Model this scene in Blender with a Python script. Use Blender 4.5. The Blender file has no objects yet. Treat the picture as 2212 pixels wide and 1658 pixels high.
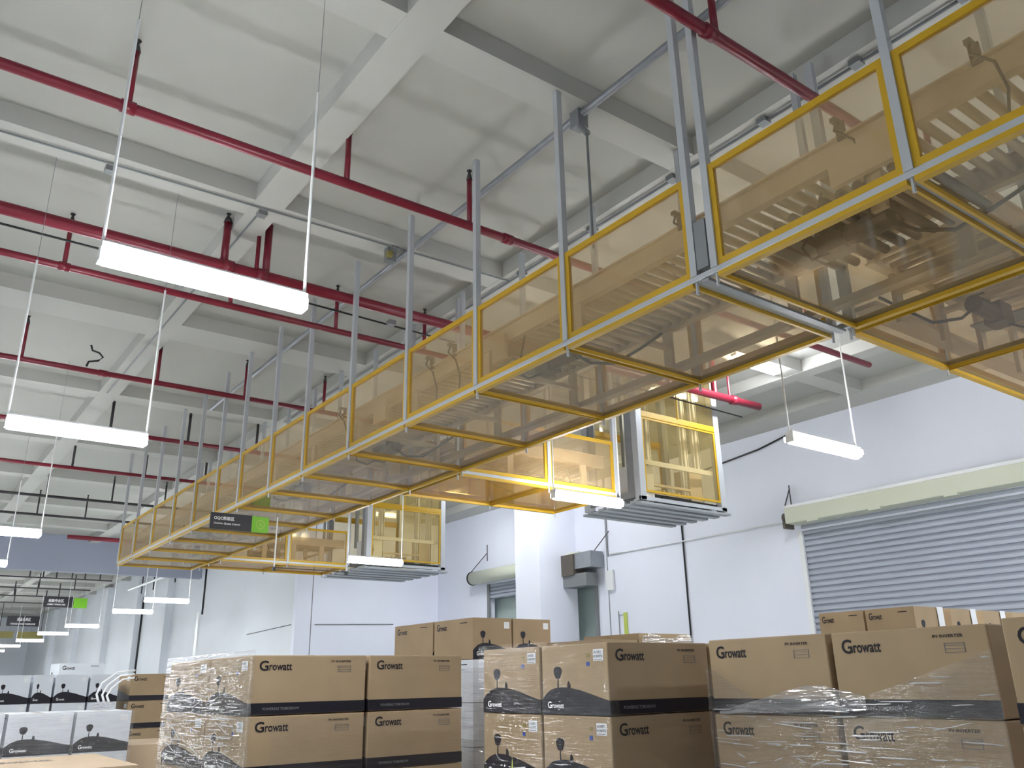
import bpy, math, random
from mathutils import Vector, Matrix
random.seed(7)
R = math.radians
SC = bpy.context.scene
COL = SC.collection

# ------------------------------------------------------------------ camera
ca, cb, cc, FPX = -0.641437, 0.339093, -0.0193949, 1810.9
def _rot(m, v): return [sum(m[i][j]*v[j] for j in range(3)) for i in range(3)]
Rb = [[1,0,0],[0,math.cos(cb),math.sin(cb)],[0,-math.sin(cb),math.cos(cb)]]
Rc = [[math.cos(cc),-math.sin(cc),0],[math.sin(cc),math.cos(cc),0],[0,0,1]]
def _w2c(v): return _rot(Rc, _rot(Rb, v))
wx = _w2c([math.cos(ca),0,-math.sin(ca)])      # world X in camera (right, down, forward)
wy = _w2c([math.sin(ca),0, math.cos(ca)])
wz = _w2c([0,-1,0])
right = Vector((wx[0],wy[0],wz[0])); down = Vector((wx[1],wy[1],wz[1])); fwd = Vector((wx[2],wy[2],wz[2]))
cam = bpy.data.objects.new('camera', bpy.data.cameras.new('camera'))
COL.objects.link(cam)
mw = Matrix((( right.x,-down.x,-fwd.x,0),(right.y,-down.y,-fwd.y,0),(right.z,-down.z,-fwd.z,1.6),(0,0,0,1)))
cam.matrix_world = mw
cam.data.sensor_width = 36.0; cam.data.sensor_fit = 'HORIZONTAL'
cam.data.lens = 36.0*FPX/2212
cam.data.clip_start = 0.05; cam.data.clip_end = 300
SC.camera = cam

# ------------------------------------------------------------------ world, exposure
w = bpy.data.worlds.new('world'); SC.world = w; w.use_nodes = True
w.node_tree.nodes['Background'].inputs[0].default_value = (0.8,0.85,1,1)
w.node_tree.nodes['Background'].inputs[1].default_value = 0.05
SC.view_settings.view_transform = 'Standard'; SC.view_settings.look = 'None'
SC.view_settings.gamma = 1.0; SC.view_settings.use_curve_mapping = False
SC.view_settings.exposure = 1.8
SC.cycles.transparent_max_bounces = 28
SC.cycles.max_bounces = 8
SC.cycles.diffuse_bounces = 5
LAMP = 34.0          # emission of the tube lamp diffusers

# ------------------------------------------------------------------ materials
def mat(name, rgb, rough=0.6, metal=0.0, noise=0.0, nscale=4.0, bump=0.0, spec=0.5, emit=None):
    m = bpy.data.materials.new(name); m.use_nodes = True
    nt = m.node_tree; b = nt.nodes['Principled BSDF']
    b.inputs['Base Color'].default_value = (*rgb,1); b.inputs['Roughness'].default_value = rough
    b.inputs['Metallic'].default_value = metal; b.inputs['Specular IOR Level'].default_value = spec
    if noise or bump:
        tc = nt.nodes.new('ShaderNodeTexCoord'); n = nt.nodes.new('ShaderNodeTexNoise')
        n.inputs['Scale'].default_value = nscale; n.inputs['Detail'].default_value = 5
        nt.links.new(tc.outputs['Object'], n.inputs['Vector'])
        if noise:
            r = nt.nodes.new('ShaderNodeValToRGB')
            r.color_ramp.elements[0].position = .3; r.color_ramp.elements[1].position = .7
            r.color_ramp.elements[0].color = (*[c*(1-noise) for c in rgb],1)
            r.color_ramp.elements[1].color = (*[min(1,c*(1+noise*.6)) for c in rgb],1)
            nt.links.new(n.outputs['Fac'], r.inputs['Fac']); nt.links.new(r.outputs['Color'], b.inputs['Base Color'])
        if bump:
            bp = nt.nodes.new('ShaderNodeBump'); bp.inputs['Strength'].default_value = bump
            nt.links.new(n.outputs['Fac'], bp.inputs['Height']); nt.links.new(bp.outputs['Normal'], b.inputs['Normal'])
    if emit:
        b.inputs['Emission Color'].default_value = (*emit[0],1); b.inputs['Emission Strength'].default_value = emit[1]
    return m
M = {}
M['ceil']  = mat('painted_concrete_ceiling', (.42,.415,.385), .85, noise=.06, nscale=.5)
M['beam']  = mat('painted_concrete_beam', (.47,.467,.44), .85, noise=.04, nscale=.6)
M['wall']  = mat('white_wall_paint', (.80,.82,.92), .7, noise=.03, nscale=.5)
M['wallf'] = mat('white_wall_panel_paint', (.72,.745,.79), .6, noise=.05, nscale=.4)
M['lintel']= mat('blue_grey_wall_paint', (.30,.32,.40), .8, noise=.05, nscale=.4)
M['floor'] = mat('grey_epoxy_floor', (.52,.55,.53), .35, noise=.08, nscale=.8)
M['red']   = mat('red_pipe_paint', (.19,.008,.024), .35, noise=.1, nscale=6)
M['dark']  = mat('dark_and_shaded_pipe', (.035,.03,.035), .5)  # dark parts, and red far pipes with their shade put into the colour
M['steel'] = mat('galvanised_steel', (.30,.315,.34), .42, .35, noise=.08, nscale=9)
M['cable'] = mat('black_cable_rubber', (.012,.012,.014), .5)
M['grey']  = mat('grey_conduit', (.20,.21,.22), .5)
M['alu']   = mat('aluminium_profile', (.47,.49,.52), .38, .2)
M['yellow']= mat('yellow_edge_profile', (.52,.31,.012), .4)
M['rail']  = mat('cream_powder_coat', (.60,.52,.42), .5, noise=.05, nscale=5)
M['roller']= mat('zinc_roller', (.62,.54,.43), .35, .1)
M['motor'] = mat('dark_motor_housing', (.10,.085,.07), .5)
M['white'] = mat('white_powder_coat', (.78,.79,.80), .4)
M['lamp']  = mat('lamp_diffuser', (.9,.9,.9), .5, emit=((.93,.965,1.0), LAMP))
M['slat']  = mat('grey_shutter_steel', (.40,.43,.50), .5, .05)
M['cream'] = mat('cream_shutter_box', (.60,.62,.50), .45)
M['kraft'] = mat('kraft_cardboard', (.36,.258,.152), .8, noise=.07, nscale=3.5)
M['kraftp']= mat('pale_cardboard', (.50,.38,.26), .8, noise=.05, nscale=3.0)
M['carton']= mat('white_coated_cardboard', (.66,.69,.74), .6, noise=.03, nscale=3.0)
M['ink']   = mat('black_ink', (.009,.008,.012), .55, spec=.3)
M['navy']  = mat('dark_band_ink', (.010,.009,.016), .5, spec=.3)
M['inkw']  = mat('white_ink', (.85,.85,.85), .6)
M['inkg']  = mat('grey_ink', (.16,.16,.17), .6)
M['sticker']=mat('white_sticker', (.75,.76,.78), .5)
M['blue']  = mat('blue_sticker', (.04,.08,.35), .5)
M['olive'] = mat('olive_ink', (.25,.21,.06), .6)
M['green'] = mat('lime_green_sign', (.19,.52,.02), .45)
M['signb'] = mat('black_sign', (.018,.017,.022), .4)
M['tape']  = mat('clear_packing_tape', (.62,.54,.42), .25)
M['pallet']= mat('pallet_wood', (.36,.25,.14), .8, noise=.2, nscale=6)
M['black'] = mat('black_plastic', (.01,.01,.012), .5)
M['deck']  = mat('grey_corrugated_steel', (.33,.35,.37), .45, .3)
M['light_backing']= mat('pale_green_opening_backing', (.42,.50,.48), .3)
M['hill2'] = mat('grey_blue_ink', (.05,.055,.075), .5)
M['purple']= mat('plum_board', (.12,.05,.08), .6)
M['lime']  = mat('yellow_green_marker', (.50,.58,.12), .6)

def clear_mat(name, tint, body, fbody, rough=.06, wr=None, spec=.035, edge=.38):
    """thin coloured sheet: mostly straight-through with tint, a little scatter, glossy skin"""
    m = bpy.data.materials.new(name); m.use_nodes = True; nt = m.node_tree; nt.nodes.clear()
    out = nt.nodes.new('ShaderNodeOutputMaterial')
    tr = nt.nodes.new('ShaderNodeBsdfTransparent'); tr.inputs[0].default_value = (*tint,1)
    di = nt.nodes.new('ShaderNodeBsdfDiffuse'); di.inputs[0].default_value = (*body,1)
    tl = nt.nodes.new('ShaderNodeBsdfTranslucent'); tl.inputs[0].default_value = (*body,1)
    dm = nt.nodes.new('ShaderNodeMixShader'); dm.inputs[0].default_value = .5
    nt.links.new(di.outputs[0], dm.inputs[1]); nt.links.new(tl.outputs[0], dm.inputs[2])
    m1 = nt.nodes.new('ShaderNodeMixShader'); m1.inputs[0].default_value = fbody
    nt.links.new(tr.outputs[0], m1.inputs[1]); nt.links.new(dm.outputs[0], m1.inputs[2])
    gl = nt.nodes.new('ShaderNodeBsdfGlossy'); gl.inputs['Roughness'].default_value = rough
    fr = nt.nodes.new('ShaderNodeLayerWeight'); fr.inputs['Blend'].default_value = .5
    fp = nt.nodes.new('ShaderNodeMath'); fp.operation='POWER'; fp.inputs[1].default_value = 3.5
    fa = nt.nodes.new('ShaderNodeMath'); fa.operation='MULTIPLY_ADD'; fa.inputs[1].default_value = edge; fa.inputs[2].default_value = spec
    nt.links.new(fr.outputs['Facing'], fp.inputs[0]); nt.links.new(fp.outputs[0], fa.inputs[0])
    m2 = nt.nodes.new('ShaderNodeMixShader')
    nt.links.new(fa.outputs[0], m2.inputs[0]); nt.links.new(m1.outputs[0], m2.inputs[1]); nt.links.new(gl.outputs[0], m2.inputs[2])
    nt.links.new(m2.outputs[0], out.inputs[0])
    if wr:
        tc = nt.nodes.new('ShaderNodeTexCoord'); mp = nt.nodes.new('ShaderNodeMapping'); mp.inputs['Scale'].default_value = wr[0]
        n = nt.nodes.new('ShaderNodeTexNoise'); n.inputs['Scale'].default_value = 1.0; n.inputs['Detail'].default_value = 3
        bp = nt.nodes.new('ShaderNodeBump'); bp.inputs['Strength'].default_value = wr[1]; bp.inputs['Distance'].default_value = .05
        nt.links.new(tc.outputs['Object'], mp.inputs[0]); nt.links.new(mp.outputs[0], n.inputs['Vector'])
        nt.links.new(n.outputs['Fac'], bp.inputs['Height'])
        nt.links.new(bp.outputs[0], gl.inputs['Normal']); nt.links.new(bp.outputs[0], fr.inputs['Normal'])
        rp = nt.nodes.new('ShaderNodeValToRGB'); rp.color_ramp.elements[0].position=.42; rp.color_ramp.elements[1].position=.75
        nt.links.new(n.outputs['Fac'], rp.inputs[0])
        ml = nt.nodes.new('ShaderNodeMath'); ml.operation='MULTIPLY_ADD'; ml.inputs[1].default_value=wr[2]; ml.inputs[2].default_value=fbody
        nt.links.new(rp.outputs[0], ml.inputs[0]); nt.links.new(ml.outputs[0], m1.inputs[0])
    return m
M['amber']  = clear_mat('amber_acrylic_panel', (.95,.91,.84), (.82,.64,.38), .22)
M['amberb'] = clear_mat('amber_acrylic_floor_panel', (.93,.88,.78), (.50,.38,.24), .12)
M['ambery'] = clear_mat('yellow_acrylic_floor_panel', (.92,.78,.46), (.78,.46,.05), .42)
M['ambert'] = clear_mat('yellow_acrylic_door_panel', (.965,.92,.79), (.78,.62,.26), .085)
M['film']   = clear_mat('stretch_film', (.985,.985,.99), (.80,.80,.86), .03, .06, ((4,4,70), .9, .13), .12, .22)
M['filmc']  = clear_mat('clear_stretch_film', (.985,.985,.99), (.80,.80,.86), .01, .06, ((4,4,50), .6, .05), .05, .08)
M['film_glint']  = clear_mat('film_fold_glint_white', (.97,.97,.98), (.92,.92,.95), .55, .1, None, .2)  # whitened so the fold slivers carry painted lamp glints
M['filmh']  = clear_mat('gathered_stretch_film', (.96,.96,.97), (.85,.85,.9), .2, .08, ((3,3,50), .9, .3), .2)

# ------------------------------------------------------------------ mesh helpers
class MB:
    def __init__(s): s.v=[]; s.f=[]; s.m=[]
    def add(s, vs, fs, mi=0):
        o=len(s.v); s.v+= [tuple(v) for v in vs]; s.f += [tuple(o+i for i in f) for f in fs]; s.m += [mi]*len(fs); return s
    def box(s, a, b, mi=0):
        x0,x1=sorted((a[0],b[0])); y0,y1=sorted((a[1],b[1])); z0,z1=sorted((a[2],b[2]))
        return s.add([(x0,y0,z0),(x1,y0,z0),(x1,y1,z0),(x0,y1,z0),(x0,y0,z1),(x1,y0,z1),(x1,y1,z1),(x0,y1,z1)],
            [(0,3,2,1),(4,5,6,7),(0,1,5,4),(1,2,6,5),(2,3,7,6),(3,0,4,7)], mi)
    def tube(s, pts, r, n=8, mi=0, caps=True):
        pts=[Vector(p) for p in pts]; rings=[]
        rs = r if isinstance(r,(list,tuple)) else [r]*len(pts)
        for i,p in enumerate(pts):
            d=(pts[min(i+1,len(pts)-1)]-pts[max(i-1,0)])
            if d.length<1e-9: d=Vector((0,0,1))
            d.normalize(); a=d.cross(Vector((0,0,1)))
            if a.length<.05: a=d.cross(Vector((1,0,0)))
            a.normalize(); b=d.cross(a)
            rings.append([p+rs[i]*(math.cos(2*math.pi*k/n)*a+math.sin(2*math.pi*k/n)*b) for k in range(n)])
        vs=[v for rg in rings for v in rg]; fs=[]
        for i in range(len(pts)-1):
            for k in range(n):
                fs.append((i*n+k,i*n+(k+1)%n,(i+1)*n+(k+1)%n,(i+1)*n+k))
        if caps: fs.append(tuple(range(n))[::-1]); fs.append(tuple((len(pts)-1)*n+k for k in range(n)))
        return s.add(vs,fs,mi)
    def prism(s, poly, fn, d0, d1, mi=0):
        """poly of (u,v), fn(u,v,d)->xyz"""
        n=len(poly); vs=[fn(u,v,d0) for u,v in poly]+[fn(u,v,d1) for u,v in poly]
        fs=[tuple(range(n))[::-1],tuple(range(n,2*n))]+[(i,(i+1)%n,n+(i+1)%n,n+i) for i in range(n)]
        return s.add(vs,fs,mi)
    def build(s, name, ms, parent=None, org=None, smooth=False, bevel=0):
        ms = ms if isinstance(ms,(list,tuple)) else [ms]
        if org is None: org = parent_org(parent)
        me=bpy.data.meshes.new(name); me.from_pydata([(v[0]-org[0],v[1]-org[1],v[2]-org[2]) for v in s.v],[],s.f)
        for m in ms: me.materials.append(M[m])
        if len(ms)>1: me.polygons.foreach_set('material_index', s.m)
        if smooth: me.polygons.foreach_set('use_smooth',[True]*len(me.polygons))
        me.update()
        o=bpy.data.objects.new(name,me); COL.objects.link(o)
        if parent is not None: o.parent=parent
        else: o.location=org
        if bevel:
            b=o.modifiers.new('bevel','BEVEL'); b.width=bevel; b.segments=2; b.limit_method='ANGLE'
        return o
def parent_org(p):
    o=Vector((0,0,0))
    while p is not None: o=o+p.location; p=p.parent
    return o
def tag(o, label=None, cat=None, group=None, kind=None):
    if label: o['label']=label
    if cat: o['category']=cat
    if group: o['group']=group
    if kind: o['kind']=kind
    return o
def thing(name, loc, label, cat, group=None):
    o=bpy.data.objects.new(name,None); COL.objects.link(o); o.location=loc; o.empty_display_size=.1
    return tag(o,label,cat,group)
def struct(name, mb, m, bevel=0): return tag(mb.build(name,m,bevel=bevel),kind='structure')
def dup(o, loc, label=None, parent=None):
    c=o.copy(); COL.objects.link(c)
    if parent is None:
        c.location=loc
        if label: c['label']=label
    else: c.parent=parent
    for ch in list(o.children): dup(ch,None,None,c)
    return c
_tx={}
def text_mesh(s):
    if s in _tx: return _tx[s]
    cu=bpy.data.curves.new('t','FONT'); cu.body=s; cu.size=1; cu.offset=.018; cu.resolution_u=3
    o=bpy.data.objects.new('t',cu); COL.objects.link(o)
    dg=bpy.context.evaluated_depsgraph_get(); dg.update()
    me=bpy.data.meshes.new_from_object(o.evaluated_get(dg))
    vs=[(v.co.x,v.co.y) for v in me.vertices]; fs=[tuple(p.vertices) for p in me.polygons]
    bpy.data.objects.remove(o); bpy.data.meshes.remove(me)
    if vs:
        x0=min(v[0] for v in vs); x1=max(v[0] for v in vs); y0=min(v[1] for v in vs); y1=max(v[1] for v in vs)
        vs=[((x-x0)/(x1-x0),(y-y0)/max(1e-6,y1-y0)) for x,y in vs]
    _tx[s]=(vs,fs); return _tx[s]
def text(mb, s, fn, u0,v0,u1,v1, d=.0015, mi=0):
    vs,fs=text_mesh(s); mb.add([fn(u0+(u1-u0)*x, v0+(v1-v0)*y, d) for x,y in vs],fs,mi)

# ------------------------------------------------------------------ the building
W = 15.3
K = W/14.7
def wp(y, z): return y*K, 1.6+(z-1.6)*K          # positions on the right wall plane
ZS, ZC, YB, XB, YL, YF = 6.7, 6.92, 24.9, 10.28, 34.6, 78.0
struct('floor', MB().box((-12,-8,-.1),(W+.2,YF,0)), 'floor')
struct('ceiling', MB().box((-12,-8,ZC),(W+.2,YF,ZC+.2)), 'ceil')
n=1
for x in (-7.6,-4.2,-.8,2.6,6.0,9.4,12.6):
    struct('trim_%d'%n, MB().box((x,-8,ZS),(x+.34,YF,ZC)), 'beam'); n+=1
struct('trim_%d'%n, MB().box((14.5,-8,ZS),(W,YB,ZC)), 'beam'); n+=1
for y,wd in ((-5.6,.34),(-2.1,.34),(1.35,.34),(4.8,.34),(8.2,.36),(12.2,.66),(16.1,.4),(20,.4),(23.8,.4),(27.6,.4),(31.4,.4),(38.5,.4),(42.5,.4),(46.5,.4),(50.5,.4),(54.5,.4),(59,.4),(64,.4),(70,.4)):
    struct('trim_%d'%n, MB().box((-12,y,ZS+.004),(W if y<24 else XB,y+wd,ZC)), 'beam'); n+=1
# right wall with two shutter openings
d1y0,d1y1,d1z = 2.6, wp(10.07,0)[0], wp(0,4.3)[1]
d2y0,d2y1,d2z = wp(16.25,0)[0], wp(21.01,0)[0], wp(0,4.3)[1]
wb = MB()
for y0,y1,z0,z1 in ((-8,d1y0,0,ZC),(d1y0,d1y1,d1z,ZC),(d1y1,d2y0,0,ZC),(d2y0,d2y1,d2z,ZC),(d2y1,YB+.2,0,ZC)):
    wb.box((W,y0,z0),(W+.2,y1,z1))
struct('wall_right', wb, 'wall')
struct('wall_step', MB().box((XB,YB,0),(W+.2,YB+.2,ZC)), 'wall')
struct('wall_right_back', MB().box((XB,YB+.2,0),(XB+.2,YF,ZC)), 'wallf')
struct('wall_lintel', MB().box((-12,YL,5.62),(XB,YL+.35,ZC)), 'lintel')
struct('wall_back', MB().box((-12,YF,0),(XB+.2,YF+.2,ZC)), 'wallf')
struct('wall_left', MB().box((-12.2,-8,0),(-12,YF,ZC)), 'wallf')
struct('wall_front', MB().box((-12,-8.2,0),(W+.2,-8,ZC)), 'wall')
struct('wall_column', MB().box((wp(0,0)[0]+14.0,wp(17.0,0)[0],0),(W,wp(18.03,0)[0],ZS)), 'wall', bevel=.01)
# pilasters and seams of the far right wall
for y,wd in ((38.3,.35),(43.4,.7),(50,.7),(58,.7),(66,.7)):
    struct('trim_%d'%n, MB().box((XB-.28,y,0),(XB,y+wd,ZS)), 'wallf'); n+=1
struct('trim_%d'%n, MB().box((XB-.05,YL-.3,0),(XB+.0,YL+.0,4.3)), 'white'); n+=1
# panel joints on the right wall
for a in (12.97,):
    y,_=wp(15.8,0)
    struct('trim_%d'%n, MB().box((W-.012,y,0),(W,y+.02,ZS)), 'grey'); n+=1
struct('trim_%d'%n, MB().box((XB+.5,YB-.012,0),(XB+.52,YB,ZS)), 'grey'); n+=1

# ------------------------------------------------------------------ tube lamps
L=1.25
def make_lamp():
    t=thing('hanging_tube_lamp',(0.67,4.83,3.9),'large white tube lamp hanging nearest, left under the first red pipe','lamp','hanging tube lamps')
    x,y,z=t.location
    MB().box((x,y-.05,z+.075),(x+L,y+.05,z+.115)).box((x+.02,y-.03,z+.115),(x+L-.02,y+.03,z+.135)).build('housing','white',t,bevel=.004)
    MB().tube([(x+.02,y,z+.035),(x+L-.02,y,z+.035)],.055,14).box((x+.02,y-.085,z+.02),(x+L-.02,y+.085,z+.075)).build('diffuser','lamp',t)
    for xx in (x+.01,x+L-.01):
        MB().box((xx-.012,y-.05,z+.0),(xx+.012,y+.05,z+.075)).build('end_cap','white',t)
        MB().tube([(xx,y,z+.1),(xx,y,5.63)],.011,6).build('suspension_rod','white',t)
        MB().tube([(xx,y,5.63),(xx,y,ZC if abs(y-8.4)>.3 else ZS)],.0025,5).build('hanging_wire','steel',t)
    return t
lamp0=make_lamp()
lamps=[(0.67,8.78,'long tube lamp at the left edge, second nearest on the left'),
 (0.70,15.33,'tube lamp cut by the left edge, third from the nearest on the left side'),
 (0.72,19.46,'small tube lamp at the left edge just above the blue-grey wall beam'),
 (7.11,8.64,'tube lamp hanging in front of the yellow side branch and the nearer lift'),
 (7.43,5.09,'glaring tube lamp hanging before the right wall, under the end of the red pipe'),
 (7.49,15.68,'tube lamp hanging in front of the farther lift'),
 (6.17,26.0,'tube lamp below the far end of the conveyor, before the white far wall'),
 (6.26,30.3,'tube lamp just left of and lower than the one under the conveyor end'),
 (6.22,34.2+4,'tube lamp third in the far row, below the farther green and black sign'),
 (6.1,43.9,'tube lamp fourth in the far row, left of the one below the green sign'),
 (6.1,50.5,'small tube lamp fifth in the far row'),
 (5.9,57.0,'tiny tube lamp near the far left end of the row'),
 (6.0,64.5,'tiny tube lamp at the far end of the far hall row'),(3.4,50.5,'small tube lamp at the left edge of the far hall, lowest but one')]
for x,y,lb in lamps:
    if lb is None: continue
    dup(lamp0,(x,y,3.9),lb)
hid=[(7.43,.9),(-6,-3.2),(-6,.9),(-6,4.9),(-6,8.8),(-6,15.4),(-6,21),(-6,27),(0.7,24),(0.7,30),(11.3,.9),(11.6,3.0),(-6,38),(-6,46),(0,66),(0,73),(-6,58),(-6,68),(0,40),(0,48),(0,58)]  # unseen lamps; those near the right wall and far hall added for brightness
for x,y in hid: dup(lamp0,(x,y,3.9),'added white tube lamp of the hanging kind, unseen outside the picture')
# ceiling mounted ones
def ceil_lamp(x,y,z,label,group=None):
    t=thing('ceiling_tube_lamp',(x,y,z),label,'lamp',group)
    MB().box((x,y-.06,z+.06),(x+1.2,y+.06,ZS)).build('housing','white',t); MB().box((x+.02,y-.09,z-.03),(x+1.18,y+.09,z+.06)).build('diffuser','lamp',t,bevel=.02)
for x,y,lb in ((12.2,16.3,'added ceiling tube lamp seen through the side branch, above the white column'),(12.2,20.2,'added bright ceiling tube lamp seen through the yellow branch floor, right of the farther lift')): ceil_lamp(x,y,6.6,lb)  # both lamps added to brighten the back of the right wall
ceil_lamp(10.85,8.3,6.6,'short bright tube lamp fixed close under the ceiling, seen past the conveyor')

# ------------------------------------------------------------------ fire pipes
def pipe(y,z,r,x0,x1,drops,m,label,top=6.89,couple=(),dm=None):
    t=thing('sprinkler_pipe',(x0,y,z),label,'pipe','sprinkler pipes under the ceiling')
    MB().tube([(x0,y,z),(x1,y,z)],r,14).build('pipe_run',m,t,smooth=True)
    for x in couple: MB().tube([(x-.06,y,z),(x+.06,y,z)],r*1.22,14).build('coupling',m,t,smooth=True)
    for x in drops:
        MB().tube([(x,y,z),(x,y,top-.1)],[r*.62]*2,10).build('riser',dm or m,t,smooth=True)
        MB().tube([(x,y,top-.12),(x,y,top-.06),(x,y,top-.03),(x,y,top)],[r*.75,r*.5,.012,.03],10).build('sprinkler_head','dark',t,smooth=True)
    return t
pipe(3.18,6.2,.047,-4,12,[1.0,4.38,7.6],'red','red pipe crossing the top right corner over the conveyor',couple=(4.3,7.4))
pipe(6.6,6.2,.047,-4,12,[-1.1,.95,2.96,4.4,7.6],'red','long red pipe with upright heads, nearest across the left ceiling',couple=(.95,4.9))
thick=pipe(8.98,6.2,.07,-6,12.3,[2.55,7.6],'red','thickest red pipe, running behind the nearest lamp to the right wall',couple=(2.6,3.0,9.9,11.6))
pipe(10.02,6.2,.043,-6,8.9,[1.05,2.98,4.45,5.87],'red','thin red pipe just beyond the thick one',couple=(1.05,))
pipe(13.55,6.2,.043,-6,9,[1.08,3.0,4.43,5.87],'red','thin red pipe, just above the second lamp on the left',couple=(2.2,))
pipe(16.9,6.2,.043,-6,9,[1.0,3.02,4.47,5.87],'red','thin red pipe partly hidden by the second lamp on the left',dm='dark')
pipe(20.3,6.2,.04,-6,9,[1.0,2.97,4.5,5.87],'red','thin dark red pipe beyond the lamp pair on the left',dm='dark')  # risers coloured dark for shade
pipe(23.8,6.2,.035,-6,9,[3.0,4.54,5.87],'dark','thin pipe coloured black for shade, second before the red one above the wall beam')  # a red pipe in shade, painted dark; the next run likewise
pipe(26.6,6.2,.035,-6,9,[3.2,4.43,5.87],'dark','thin pipe coloured black for shade, last before the red one above the wall beam')
pipe(30.2,6.2,.07,4.6,9,[],'red','short thick red pipe right above the blue-grey wall beam')
# second tall risers on the thick pipe
t=thick
MB().tube([(3.05,8.98,6.2),(3.05,8.98,6.9)],.045,12).build('riser_pipe','red',t,smooth=True)
MB().tube([(2.93,8.97,6.9),(2.93,8.97,6.12),(2.93,9.05,6.05),(2.93,9.12,6.05)],.03,10).build('branch_pipe','red',t,smooth=True)
# pipe group at the far side of the conveyor, right
t=thing('sprinkler_drop_loop',(9.6,6.7,6.45),'thin dark pipe loop with a red drop, above the ceiling lamp on the right','pipe')
MB().tube([(9.0,6.7,6.5),(10.6,6.7,6.5)],.014,8).build('dark_pipe','dark',t)
MB().tube([(10.6,6.7,6.5),(10.6,6.7,6.88)],.02,8).build('red_drop','red',t)
MB().tube([(9.7,6.7,6.5),(9.7,6.7,6.72)],.02,8).build('stub','dark',t)
t=thick
MB().tube([(11.1,8.98,6.2),(11.1,8.98,6.9)],.05,10).build('riser_pipe','red',t)
MB().tube([(11.5,8.98,6.2),(11.5,8.98,6.9)],.022,8).build('thin_riser','red',t)
# far room pipes
for i,(y,xs) in enumerate(((36.2,(3,6.5,7.2)),(38,(3.2,6.4,7.2,8.4)),(40.5,(5,5.5,6,6.6,7.1,7.7)),(45,(4,6,7.5)),(49,(4.5,5.5,6.5,7.5)),(53,(5,6,7.5)))):
    t=thing('ceiling_pipe',(-6,y,6.0),'thin black pipe with short hangers under the far ceiling beyond the wall beam','pipe','black pipes of the far hall')
    MB().tube([(-6,y,6.0),(8.9 if i<2 else 8.2,y,6.0)],.03,8).build('pipe_run','dark',t)
    for x in xs: MB().tube([(x,y,6.0),(x,y,6.69)],.03,6).build('hanger','dark',t)
t=thing('strut_channel',(9.7,36.5,6.1),'pale steel strut with black hangers, running along the far hall wall','strut')
MB().tube([(9.7,35.1,6.0),(9.7,44,6.0)],.06,6).build('channel','white',t)
for y in (36.2,39.5,41.5): MB().tube([(9.7,y,5.6),(9.7,y,6.69)],.03,6).build('hanger','dark',t)
MB().box((9.5,35.3,5.75),(9.95,35.8,6.25)).build('bracket','dark',t)

# ------------------------------------------------------------------ conduits under the ceiling
def conduit(name,pts,r,m,label,clips=()):
    t=thing(name,pts[0],label,'conduit')
    MB().tube(pts,r,8).build('conduit_run',m,t,smooth=True)
    for c in clips: MB().box((c[0]-.05,c[1]-.05,c[2]-.035),(c[0]+.05,c[1]+.05,c[2]+.03)).build('clip','grey',t)
    return t
conduit('ceiling_conduit',[(-4,8.47,6.68),(6.1,8.2,6.68)],.011,'grey','thin grey conduit along the concrete beam, above the nearest lamp',[(1.15,8.45,6.68),(2.75,8.4,6.68),(4.4,8.3,6.68)])
conduit('ceiling_conduit',[(4.56,0,6.66),(4.56,15.9,6.66)],.035,'steel','pale steel channel along the ceiling, above the near edge of the conveyor')
conduit('ceiling_conduit',[(6.12,-1,6.67),(6.1,16,6.67)],.016,'grey','dark conduit along the beam over the far edge of the conveyor',[(6.1,y,6.68) for y in (2.05,3.0,4.0,5.2,6.5,7.9)])
conduit('ceiling_conduit',[(2.72,8.5,6.68),(2.72,16,6.68)],.012,'grey','thin grey conduit on the diagonal beam above the nearest lamp')
conduit('black_cable',[(-4,9.3,6.2),(3,9.32,6.18),(8.6,9.3,6.08),(9.2,9.16,6.06),(12.0,9.15,6.0)],.013,'cable','thin black cable under the thick red pipe',[(4.9,9.25,6.15)])
t=thing('camera_bracket',(4.6,4.9,6.5),'grey bracket clamp with a dark box, on the beam crossing top centre','bracket')
MB().box((4.5,4.9,6.52),(4.62,5.02,6.7)).tube([(4.56,4.96,6.55),(4.56,4.85,6.4)],.03).build('clamp','grey',t)
MB().tube([(4.56,4.86,6.42),(4.56,4.86,5.2)],.012).build('drop_wire','grey',t)
t=thing('camera_bracket',(4.3,8.25,6.5),'small grey bracket beside a conveyor post under the second beam','bracket')
MB().box((4.32,8.3,6.52),(4.44,8.4,6.7)).build('clamp','grey',t); MB().box((4.3,8.24,6.55),(4.36,8.32,6.62)).build('knob','olive',t)
t=thing('ceiling_hook',(2.28,13.3,6.1),'small black hook-shaped cable end above the thin red pipe on the left','cable')
MB().tube([(1.95,13.5,6.25),(1.97,13.5,6.33),(2.1,13.5,6.37),(2.16,13.5,6.44),(2.1,13.5,6.5),(2.0,13.5,6.52),(1.97,13.5,6.6)],.016).build('cable','cable',t)
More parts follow.
